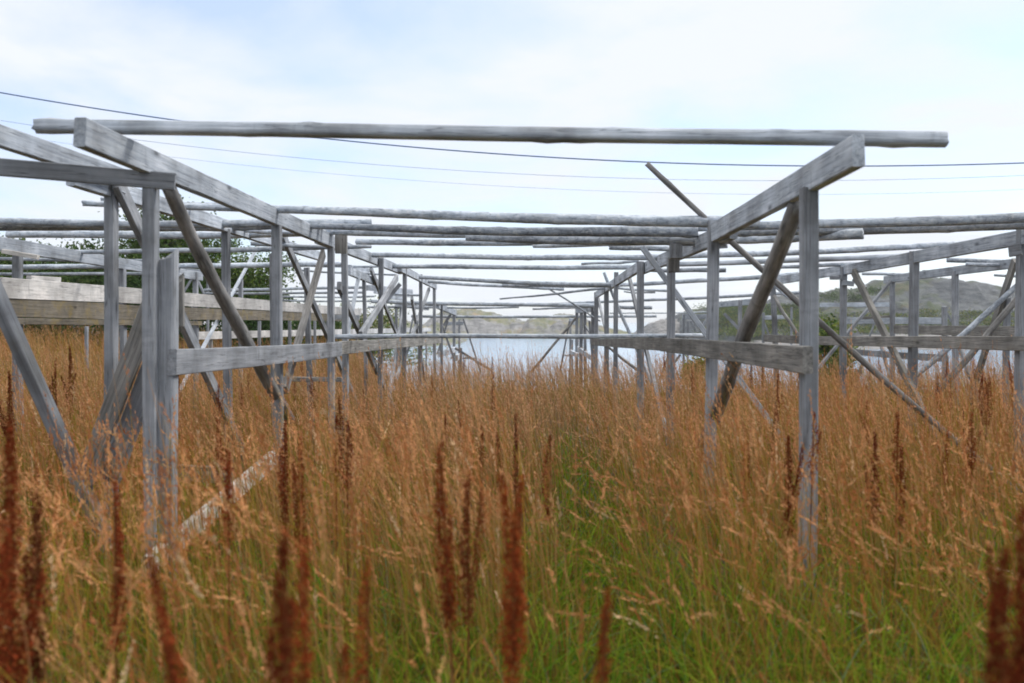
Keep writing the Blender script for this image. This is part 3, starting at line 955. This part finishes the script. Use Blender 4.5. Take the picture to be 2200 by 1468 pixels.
# ------------------------------------------------------------------ dock plants with rust red seed spikes
def spike_quads(p0, p1, rad, n, c0, bend):
    """papery seed valves crowded in whorls round a stalk from p0 to p1"""
    t = RNG.beta(1.05, 1.25, n)
    wh = np.round(t * 26) / 26 + RNG.normal(0, .011, n)          # whorls
    t = np.clip(np.where(RNG.random(n) < .75, wh, t), 0, 1)
    ax = p1 - p0
    pos = p0 + ax * t[:, None] + bend * (np.sin(np.pi * t))[:, None]
    wf = RNG.uniform(.45, 1.3, 28)[np.clip((t * 26).astype(int), 0, 27)]
    prof = rad * wf * (.45 + .85 * np.sin(np.pi * np.clip(t * .8 + .2, 0, 1))) * (1 - .72 * t ** 1.3)
    d = RNG.normal(size=(n, 3)) * np.array([1, 1, .55])
    pos = pos + nrm(d) * (prof * RNG.uniform(.15, 1.15, n))[:, None]
    a = nrm(d) + np.array([0, 0, -.35]) + RNG.normal(0, .35, (n, 3))
    c = c0 * RNG.uniform(.5, 1.5, (n, 1))
    c = np.where(RNG.random((n, 1)) < .06, np.array([.40, .24, .07]), c)
    return spikelets(pos, a, RNG.uniform(.005, .0095, n), RNG.uniform(.004, .0085, n), c)


def stalk(p0, p1, bend, w, c, k=8):
    t = np.linspace(0, 1, k + 1)[:, None]
    cl = p0 + (p1 - p0) * t + bend * np.sin(np.pi * t)
    VV = []
    for a in (0, np.pi / 3, 2 * np.pi / 3):
        s = np.array([math.cos(a), math.sin(a), 0]) * w / 2
        VV.append(np.stack([cl[:-1] - s, cl[:-1] + s, cl[1:] + s * .8, cl[1:] - s * .8], 1))
    V = np.concatenate(VV)
    return V, np.tile(np.array(c)[None, None, :], (len(V), 4, 1)) * RNG.uniform(.85, 1.15, (len(V), 1, 1))


def leaf_quads(base, az, ln, wd, up, c, k=6):
    """a broad leaf: strip of quads with a fold along the midrib"""
    d = np.array([math.cos(az), math.sin(az), 0])
    s = np.array([-math.sin(az), math.cos(az), 0])
    t = np.linspace(0, 1, k + 1)
    cl = base + d * (ln * t)[:, None] + np.array([0, 0, 1]) * (up * ln * (t - 1.1 * t ** 2))[:, None]
    ww = wd * np.sin(np.pi * (t * .93 + .05)) ** .8
    lift = np.array([0, 0, .25])
    V = []
    for sg in (-1, 1):
        e = cl + s * sg * ww[:, None] / 2 + lift * ww[:, None] / 2
        V.append(np.stack([cl[:-1], e[:-1], e[1:], cl[1:]], 1))
    V = np.concatenate(V)
    return V, np.tile(np.array(c)[None, None, :], (len(V), 4, 1)) * RNG.uniform(.85, 1.15, (len(V), 1, 1))


def dock(X, Y, h, spikes, label, group=None, rad=.018, hue=(.20, .052, .018), lean=(0, 0), dens=1.0, leaves=0, slen=.45):
    z = gz(X, Y)
    e = empty('dock_plant', Vector((X, Y, z)), label, 'dock plant', group)
    hue = np.array(hue) * np.array([1.08, .88, .85])
    top = np.array([lean[0] * h, lean[1] * h, h])
    V, C = stalk(np.zeros(3), top * .96, np.array([lean[0] * .05, 0, 0]), .006, (.20, .075, .03))
    s = quads_obj('stem', V, C, M_VEG); s.parent = e
    for i in range(spikes):
        if i == 0:
            p1 = top
            p0 = top * (1 - slen)
            r = rad
        else:
            a = RNG.uniform(0, 2 * math.pi)
            f = RNG.uniform(.42, .72)
            p0 = top * f
            ln = RNG.uniform(.20, .34) * h
            p1 = p0 + np.array([math.cos(a) * .22, math.sin(a) * .22, 1]) * ln
            r = rad * RNG.uniform(.6, .85)
        r *= 1.05
        L = np.linalg.norm(p1 - p0)
        V, C = spike_quads(p0, p1, r, int(3000 * L * dens * (r / .018)), hue * RNG.uniform(.8, 1.25), np.array([RNG.uniform(-.015, .015), RNG.uniform(-.015, .015), 0]))
        if i:
            V2, C2 = stalk(p0 - np.array([0, 0, .03]), p1, np.zeros(3), .003, (.20, .075, .03), 4)
            V, C = np.concatenate([V, V2]), np.concatenate([C, C2])
        q = quads_obj('seed_spike', V, C, M_VEG); q.parent = e
    for i in range(leaves):
        az = RNG.uniform(0, 2 * math.pi)
        V, C = leaf_quads(np.array([0, 0, .05 + .05 * i]), az, RNG.uniform(.16, .26), RNG.uniform(.05, .08), .6, (.07, .13, .025))
        q = quads_obj('leaf', V, C, M_LEAF); q.parent = e
    return e


DG = 'rust red dock plants in seed'


def dock_at(px, py, Y, spikes, label, **kw):
    t = P(px, py, Y)
    lean = kw.pop('lean', (0, 0))
    h = t.z - gz(t.x, Y)
    return dock(t.x - lean[0] * h, Y - lean[1] * h, h, spikes, label, DG, lean=lean, **kw)


dock_at(945, 955, 2.3, 2, 'tall slim rust red dock spike standing alone at the centre of the meadow', rad=.019, slen=.42, lean=(-.06, 0))
dock_at(1006, 1015, 2.6, 2, 'darker thin dock spike just right of the tall central one', rad=.016, hue=(.15, .05, .02))
dock_at(1122, 1020, 2.0, 3, 'thick branching dock spike in the centre foreground, brightest rust red', rad=.020, hue=(.25, .065, .02), lean=(.05, 0))
dock_at(1182, 935, 4.2, 1, 'small dark dock spike behind the thick central one', rad=.017, hue=(.15, .04, .018))
dock_at(1108, 890, 4.4, 1, 'narrow brown dock spike in the mid meadow, between two red ones', rad=.015, hue=(.15, .06, .03))
dock_at(612, 1140, 1.4, 3, 'broad blurred dark red dock close to the camera, left of centre', rad=.017, hue=(.17, .042, .016), dens=1.4)
dock_at(655, 1160, 1.5, 2, 'second blurred dock touching the broad one left of centre', rad=.015, hue=(.21, .055, .018))
dock_at(1306, 1262, 1.6, 3, 'low dock spike at the bottom edge right of centre', rad=.017, hue=(.22, .06, .018), lean=(.06, 0))
dock_at(2160, 1180, 1.25, 5, 'big blurred dark dock filling the bottom right corner', rad=.020, hue=(.14, .034, .013), dens=1.6)
dock_at(2195, 1090, 1.4, 3, 'blurred dark dock at the right edge above the corner one', rad=.017, hue=(.14, .035, .013))
dock_at(22, 905, 2.0, 3, 'bushy dark red dock at the left edge', rad=.023, hue=(.20, .05, .018), dens=1.2)
dock_at(78, 1060, 2.2, 2, 'dark brown dock bush right of the left edge one', rad=.022, hue=(.125, .04, .018))
dock_at(322, 1185, 1.6, 2, 'dock spike leaning right in the left foreground', rad=.016, hue=(.21, .055, .02), lean=(-.22, .05))
dock_at(246, 1025, 2.4, 2, 'thin dock spike before the leaning left prop', rad=.014, hue=(.20, .05, .02))
dock_at(490, 965, 3.0, 1, 'dark upright dock spike between the left post and the fallen plank', rad=.017, hue=(.17, .042, .018), slen=.3)
dock_at(722, 895, 4.2, 1, 'small dark dock spike left of the central ones', rad=.017, hue=(.14, .04, .02), slen=.3)
dock_at(746, 905, 4.0, 1, 'small dock spike beside its twin left of centre', rad=.016, hue=(.17, .045, .02), slen=.3)
dock_at(612, 905, 3.9, 2, 'dock spike in front of the second left post', rad=.018, hue=(.16, .045, .018))
dock_at(645, 940, 3.4, 2, 'dock spike right of the second left post', rad=.017, hue=(.19, .05, .02))
dock_at(790, 1205, 1.8, 2, 'thin reddish dock in the lower left middle', rad=.012, hue=(.24, .07, .022))
dock_at(1880, 930, 4.0, 2, 'dark dock spike right of the first right post', rad=.019, hue=(.13, .04, .02))
dock_at(1935, 955, 4.1, 1, 'small dock spike next to the dark one right of the right post', rad=.015, hue=(.16, .05, .02))
dock_at(1694, 935, 3.8, 2, 'dock spike just left of the first right post', rad=.018, hue=(.15, .04, .018))
dock_at(1602, 915, 4.5, 1, 'slender dock spike under the right rail', rad=.016, hue=(.17, .05, .02))
dock_at(2182, 770, 8.0, 3, 'tall red dock at the right edge against the water', rad=.024, hue=(.24, .06, .022))
dock_at(2112, 800, 8.0, 2, 'red dock near the right edge, shorter than its neighbour', rad=.022, hue=(.24, .06, .022))
dock_at(150, 745, 8.5, 3, 'dark dock left of the second left post in the far grass', rad=.028, hue=(.14, .045, .02))
dock_at(118, 800, 7.0, 3, 'brown dock cluster in the far left grass', rad=.026, hue=(.13, .045, .022))
dock_at(20, 800, 5.0, 2, 'dark dock spike at the far left edge of the grass', rad=.022, hue=(.14, .04, .018))

def rosette(px, py, Y, n, label):
    t = P(px, py, Y)
    z = gz(t.x, t.y)
    e = empty('broad_leaf_plant', Vector((t.x, t.y, z)), label, 'weed', 'broad leaved weeds low in the grass')
    for i in range(n):
        V, C = leaf_quads(np.array([0, 0, t.z - z - .14 + RNG.uniform(-.06, .06)]), RNG.uniform(0, 6.28), RNG.uniform(.12, .22), RNG.uniform(.05, .085), RNG.uniform(.3, 1.0), (.035, .095, .024))
        q = quads_obj('leaf', V, C, M_LEAF); q.parent = e
    V, C = stalk(np.zeros(3), np.array([0, 0, max(.1, t.z - z - .05)]), np.zeros(3), .006, (.10, .14, .03))
    q = quads_obj('stem', V, C, M_LEAF); q.parent = e


#rosette(1395, 1400, 2.75, 6, 'broad green leaves in the dark gap at the bottom edge, right of centre')
rosette(1440, 1440, 2.7, 5, 'broad green leaves low in the grass at the bottom edge, right of centre')

# more of them, smaller, across the meadow
protos = [dock(0, 0, 1.0, k, 'small dark red dock spike among the distant grass', 'small docks scattered in the meadow', rad=.021, hue=hu, dens=.55, slen=.34)
          for k, hu in ((1, (.17, .045, .018)), (2, (.21, .055, .022)), (1, (.13, .04, .02)))]
sp = []
rr = random.Random(5)
while len(sp) < 64:
    Y = rr.uniform(4.2, 17)
    X = rr.uniform(-.52 * Y, .52 * Y)
    if abs(X - .3 - .03 * Y) < .4:
        continue
    sp.append((X, Y))
for i, (X, Y) in enumerate(sp):
    src = protos[i % 3]
    if i < 3:
        e = src
    else:
        e = src.copy(); col.objects.link(e)
        for ch in src.children:
            c2 = ch.copy(); col.objects.link(c2); c2.parent = e
    e.location = (X, Y, gz(X, Y))
    s = rr.uniform(.72, .98)
    e.scale = (s * 1.1, s * 1.1, s)
    e.rotation_euler = (rr.uniform(-.06, .06), rr.uniform(-.06, .06), rr.uniform(0, 6.28))


# ------------------------------------------------------------------ trees and shrubs
m_bark, nt, out = new_mat('bark')
tc = node(nt, 'ShaderNodeTexCoord')
n1 = node(nt, 'ShaderNodeTexNoise', ins={'Vector': tc.outputs['Object'], 'Scale': 9.0, 'Detail': 5.0})
c = ramp(nt, n1.outputs['Fac'], [(.35, (.06, .05, .04)), (.65, (.18, .16, .13))])
b = node(nt, 'ShaderNodeBsdfPrincipled', ins={'Base Color': c, 'Roughness': .9})
nt.links.new(b.outputs[0], out.inputs[0])


def tree(name, X, Y, z, h, w, label, cat, nleaf, ls, cols, seed, trunk=.35, group=None):
    r = random.Random(seed)
    g = np.random.default_rng(seed)
    e = empty(name, Vector((X, Y, z)), label, cat, group)
    vs, fs, tips = [], [], []

    def add(pts, a, b):
        v, f = tube_path(pts, a, b)
        o = len(vs)
        vs.extend(v); fs.extend([tuple(i + o for i in q) for q in f])
    nb = 9
    top = Vector((r.uniform(-.1, .1) * w, 0, h * .8))
    tr = [Vector((0, 0, -.2)).lerp(top, t) + Vector((math.sin(t * 5 + seed) * .05 * w, math.cos(t * 4) * .04 * w, 0)) for t in (0, .2, .4, .6, .8, 1)]
    add(tr, .03 * h, .008 * h)
    for i in range(nb):
        t = trunk + (1 - trunk) * i / nb
        p = Vector((0, 0, 0)).lerp(top, t)
        a = i * 2.4 + r.uniform(-.4, .4)
        ln = w * .5 * r.uniform(.65, 1.1) * (1.1 - .45 * t)
        q = p + Vector((math.cos(a) * ln, math.sin(a) * ln, h * r.uniform(.06, .24)))
        m = p.lerp(q, .5) + Vector((0, 0, -.03 * h))
        add([p, m, q], .012 * h, .004 * h)
        tips += [q, m, p.lerp(q, .8), p.lerp(q, .65)]
        for _ in range(4):
            q2 = m.lerp(q, r.random()) + Vector((r.uniform(-1, 1), r.uniform(-1, 1), r.uniform(-.3, .9))) * ln * .45
            add([m, q2], .005 * h, .002 * h)
            tips.append(q2)
    tips.append(top); tips.append(top + Vector((0, 0, h * .12)))
    t = mesh_obj('trunk', vs, fs, m_bark, True); t.parent = e
    nleaf = int(nleaf * 2.3)
    tp = np.array([tuple(v) for v in tips])
    ci = g.integers(0, len(tp), nleaf)
    tone = g.uniform(.6, 1.35, len(tp))
    cr = w * .12
    pos = tp[ci] + g.normal(0, 1, (nleaf, 3)) * np.array([cr, cr, cr * .75])
    pos[:, 2] = np.maximum(pos[:, 2], .08)
    cm = np.array(cols)[g.integers(0, len(cols), nleaf)] * tone[ci][:, None] * g.uniform(.7, 1.3, (nleaf, 1))
    ax = g.normal(size=(nleaf, 3)) * np.array([1, 1, .7])
    V, C = spikelets(pos, ax, g.uniform(.7, 1.3, nleaf) * ls, g.uniform(.45, .7, nleaf) * ls, cm)
    c = quads_obj('crown', V, C, M_LEAF); c.parent = e
    return e


GC = [(.07, .12, .035), (.09, .15, .045), (.12, .16, .05)]
GY = [(.14, .20, .04), (.20, .23, .05), (.26, .23, .05)]
GD = [(.045, .085, .03), (.06, .105, .035)]


def tree_at(name, px, ytop, ybase, Y, wpx, label, cat, nleaf, ls, cols, seed, **kw):
    b, t = P(px, ybase, Y), P(px, ytop, Y)
    b.z = gz(b.x, Y)
    return tree(name, b.x, Y, b.z, t.z - b.z, wpx / FPX * Y, label, cat, nleaf, ls, cols, seed, **kw)


TG = 'leafy trees beyond the left frames'
tree_at('leafy_tree', 375, 446, 715, 32, 190, 'tallest leafy tree behind the first left post', 'tree', 5200, .13, GC, 1, group=TG)
tree_at('leafy_tree', 140, 530, 715, 34, 210, 'wide dark tree behind the left beam, near the left edge', 'tree', 5200, .13, GC + GD, 2, group=TG)
tree_at('leafy_tree', 10, 528, 715, 35, 190, 'tree cut by the left edge of the view', 'tree', 4200, .13, GC, 3, group=TG)
tree_at('leafy_tree', 545, 556, 715, 34, 190, 'lower loose tree right of the tallest one, before the open sky', 'tree', 4600, .12, GC + GY[:1], 4, group=TG)
tree_at('leafy_tree', 445, 500, 715, 35, 120, 'slim tree between the tallest tree and the loose one', 'tree', 3000, .12, GC, 5, group=TG)
tree_at('leafy_tree', 250, 530, 715, 36, 150, 'dark tree filling the gap between the second and first left posts', 'tree', 3600, .13, GD + GC, 6, group=TG)
SG = 'low shrubs behind the racks'
tree_at('green_shrub', 560, 640, 735, 30, 170, 'dark shrub under the loose tree', 'shrub', 3000, .11, GD, 7, trunk=.1, group=SG)
tree_at('green_shrub', 330, 600, 735, 31, 260, 'broad dark shrub behind the pale board', 'shrub', 4200, .12, GD, 8, trunk=.1, group=SG)
tree_at('green_shrub', 90, 600, 725, 31, 260, 'dark shrub low behind the left boards', 'shrub', 3800, .12, GD + GC, 9, trunk=.1, group=SG)
tree_at('green_shrub', 690, 672, 735, 42, 120, 'small rounded shrub beyond the end of the pale board', 'shrub', 2200, .12, GC, 10, trunk=.1, group=SG)
tree_at('green_shrub', 800, 680, 735, 60, 170, 'far low scrub on the left point', 'shrub', 2600, .16, GC + GY, 11, trunk=.1, group=SG)
tree_at('green_shrub', 1772, 676, 800, 24, 105, 'bright green bush beside the first right post', 'shrub', 3400, .09, GC + GY[1:2], 12, trunk=.1, group=SG)
tree_at('green_shrub', 1812, 742, 805, 22, 70, 'small green bush low at the water, right of the bright one', 'shrub', 1600, .07, GC, 13, trunk=.1, group=SG)
tree_at('green_shrub', 1495, 770, 805, 21, 60, 'tiny shrub poking from the grass under the right rail', 'shrub', 1000, .06, GY, 18, trunk=.1, group=SG)


def scrub(name, spots, Y, h0, w0, label, cols, seed, per=260, ls0=.5):
    g = np.random.default_rng(seed)
    VV, CC = [], []
    for (px, py) in spots:
        b = land(px, py)
        if b is None:
            continue
        b = np.array(b)
        h, w, ls = h0 * b[1] / Y, w0 * b[1] / Y, ls0
        s = g.uniform(.6, 1.3)
        n = int(per * s)
        d = g.normal(0, 1, (n, 3)) * np.array([w * .4, w * .4, h * .32]) * s
        pos = b + d + np.array([0, 0, h * .3])
        cm = np.array(cols)[g.integers(0, len(cols), n)] * g.uniform(.6, 1.3, (n, 1)) * g.uniform(.7, 1.2)
        V, C = spikelets(pos, g.normal(size=(n, 3)), g.uniform(.6, 1.3, n) * ls, g.uniform(.5, .8, n) * ls, cm)
        VV.append(V); CC.append(C)
    o = quads_obj(name, np.concatenate(VV), np.concatenate(CC), M_LEAF)
    return tag(o, label, 'scrub', kind='stuff')


rs = random.Random(3)
spots = [(1745 + i * 6 + rs.uniform(-6, 6), np.interp(1745 + i * 6, [1745, 1790, 1860, 1905], [640, 630, 626, 608]) + rs.uniform(0, 18)) for i in range(27)]
spots += [(rs.uniform(1500, 1740), rs.uniform(662, 690)) for _ in range(90)]
scrub('hillside_scrub', spots, 285, 1.5, 2.2, 'dark scrub along the shoulder of the rocky hill', GD + GC, 21, per=120, ls0=.42)
spots = [(rs.uniform(1520, 2330), rs.uniform(672, 722)) for _ in range(330)] + [(rs.uniform(1530, 1760), rs.uniform(655, 722)) for _ in range(150)]
scrub('hill_foot_scrub', spots, 245, .9, 4.0, 'yellow green scrub at the foot of the rocky hill', GY + GC, 22, per=150, ls0=.4)

# ------------------------------------------------------------------ air
m_haze, nt, out = new_mat('sea_haze')
pv = node(nt, 'ShaderNodeVolumePrincipled', ins={'Color': (.93, .96, 1.0, 1), 'Density': .00028, 'Anisotropy': .2})
nt.links.new(pv.outputs[0], out.inputs['Volume'])
hx, hy0, hy1, hz0, hz1 = 3100, -60, 3900, -11, 17
hv = [(x, y, z) for z in (hz0, hz1) for y in (hy0, hy1) for x in (-hx, hx)]
hf = [(0, 2, 3, 1), (4, 5, 7, 6), (0, 1, 5, 4), (2, 6, 7, 3), (0, 4, 6, 2), (1, 3, 7, 5)]
o = mesh_obj('haze', hv, hf, m_haze)
tag(o, 'thin pale sea haze in the air over the water', 'haze', kind='stuff')

# ------------------------------------------------------------------ light and sky
SUN_EL, SUN_AZ = math.radians(42), math.radians(62)     # azimuth from +Y towards +X
sun_d = bpy.data.lights.new('sun', 'SUN')
sun_d.energy = 2.0
sun_d.angle = math.radians(10)
sun_d.color = (1.0, .95, .88)
sun = bpy.data.objects.new('sun', sun_d)
d = Vector((math.sin(SUN_AZ) * math.cos(SUN_EL), math.cos(SUN_AZ) * math.cos(SUN_EL), math.sin(SUN_EL)))
sun.rotation_euler = (-d).to_track_quat('-Z', 'Y').to_euler()
col.objects.link(sun)

w = bpy.data.worlds.new('World')
sc.world = w
w.use_nodes = True
nt = w.node_tree
nt.nodes.clear()
out = nt.nodes.new('ShaderNodeOutputWorld')
sky = node(nt, 'ShaderNodeTexSky', sky_type='NISHITA', sun_disc=False, sun_elevation=SUN_EL, sun_rotation=SUN_AZ, altitude=0, air_density=1.0, dust_density=.6, ozone_density=1.2)
tc = node(nt, 'ShaderNodeTexCoord')
sep = node(nt, 'ShaderNodeSeparateXYZ', ins={0: tc.outputs['Generated']})
den = node(nt, 'ShaderNodeMath', operation='ADD', ins={0: sep.outputs['Z'], 1: .12})
den2 = node(nt, 'ShaderNodeMath', operation='MAXIMUM', ins={0: den.outputs[0], 1: .05})
ux = node(nt, 'ShaderNodeMath', operation='DIVIDE', ins={0: sep.outputs['X'], 1: den2.outputs[0]})
uy = node(nt, 'ShaderNodeMath', operation='DIVIDE', ins={0: sep.outputs['Y'], 1: den2.outputs[0]})
cmb = node(nt, 'ShaderNodeCombineXYZ', ins={0: ux.outputs[0], 1: uy.outputs[0]})
mp = node(nt, 'ShaderNodeMapping', ins={'Vector': cmb.outputs[0], 'Location': (3.1, 1.7, 0), 'Rotation': (0, 0, .5), 'Scale': (1.0, .8, 1)})
n1 = node(nt, 'ShaderNodeTexNoise', ins={'Vector': mp.outputs[0], 'Scale': 1.25, 'Detail': 8.0, 'Roughness': .53, 'Distortion': .3})
cf = ramp(nt, n1.outputs['Fac'], [(.36, (.46, .46, .46)), (.48, (.74, .74, .74)), (.60, (1, 1, 1))])
skyb = node(nt, 'ShaderNodeVectorMath', operation='MULTIPLY', ins={0: sky.outputs[0], 1: (1.30, 1.46, 1.80)})
cloud = mixc(nt, cf, skyb.outputs[0], (7.0, 7.35, 8.0))
# an overcast sky is brighter overhead than at the horizon
up = node(nt, 'ShaderNodeMapRange', ins={'Value': sep.outputs['Z'], 'From Min': .30, 'From Max': .95, 'To Min': 1.0, 'To Max': 1.75})
tint = mixc(nt, node(nt, 'ShaderNodeMapRange', ins={'Value': sep.outputs['Z'], 'From Min': .30, 'From Max': .8}).outputs[0], cloud, (8.3, 7.9, 7.3))
cloud2 = node(nt, 'ShaderNodeVectorMath', operation='SCALE', ins={0: tint, 'Scale': up.outputs[0]})
bg = node(nt, 'ShaderNodeBackground', ins={'Color': cloud2.outputs[0], 'Strength': .1})
nt.links.new(bg.outputs[0], out.inputs[0])

sc.view_settings.view_transform = 'Standard'
sc.view_settings.look = 'None'
sc.view_settings.gamma = 1.0
sc.view_settings.exposure = 0.4
sc.view_settings.use_curve_mapping = False
sc.cycles.filter_width = 1.8
sc.cycles.max_bounces = 6
sc.cycles.transparent_max_bounces = 4
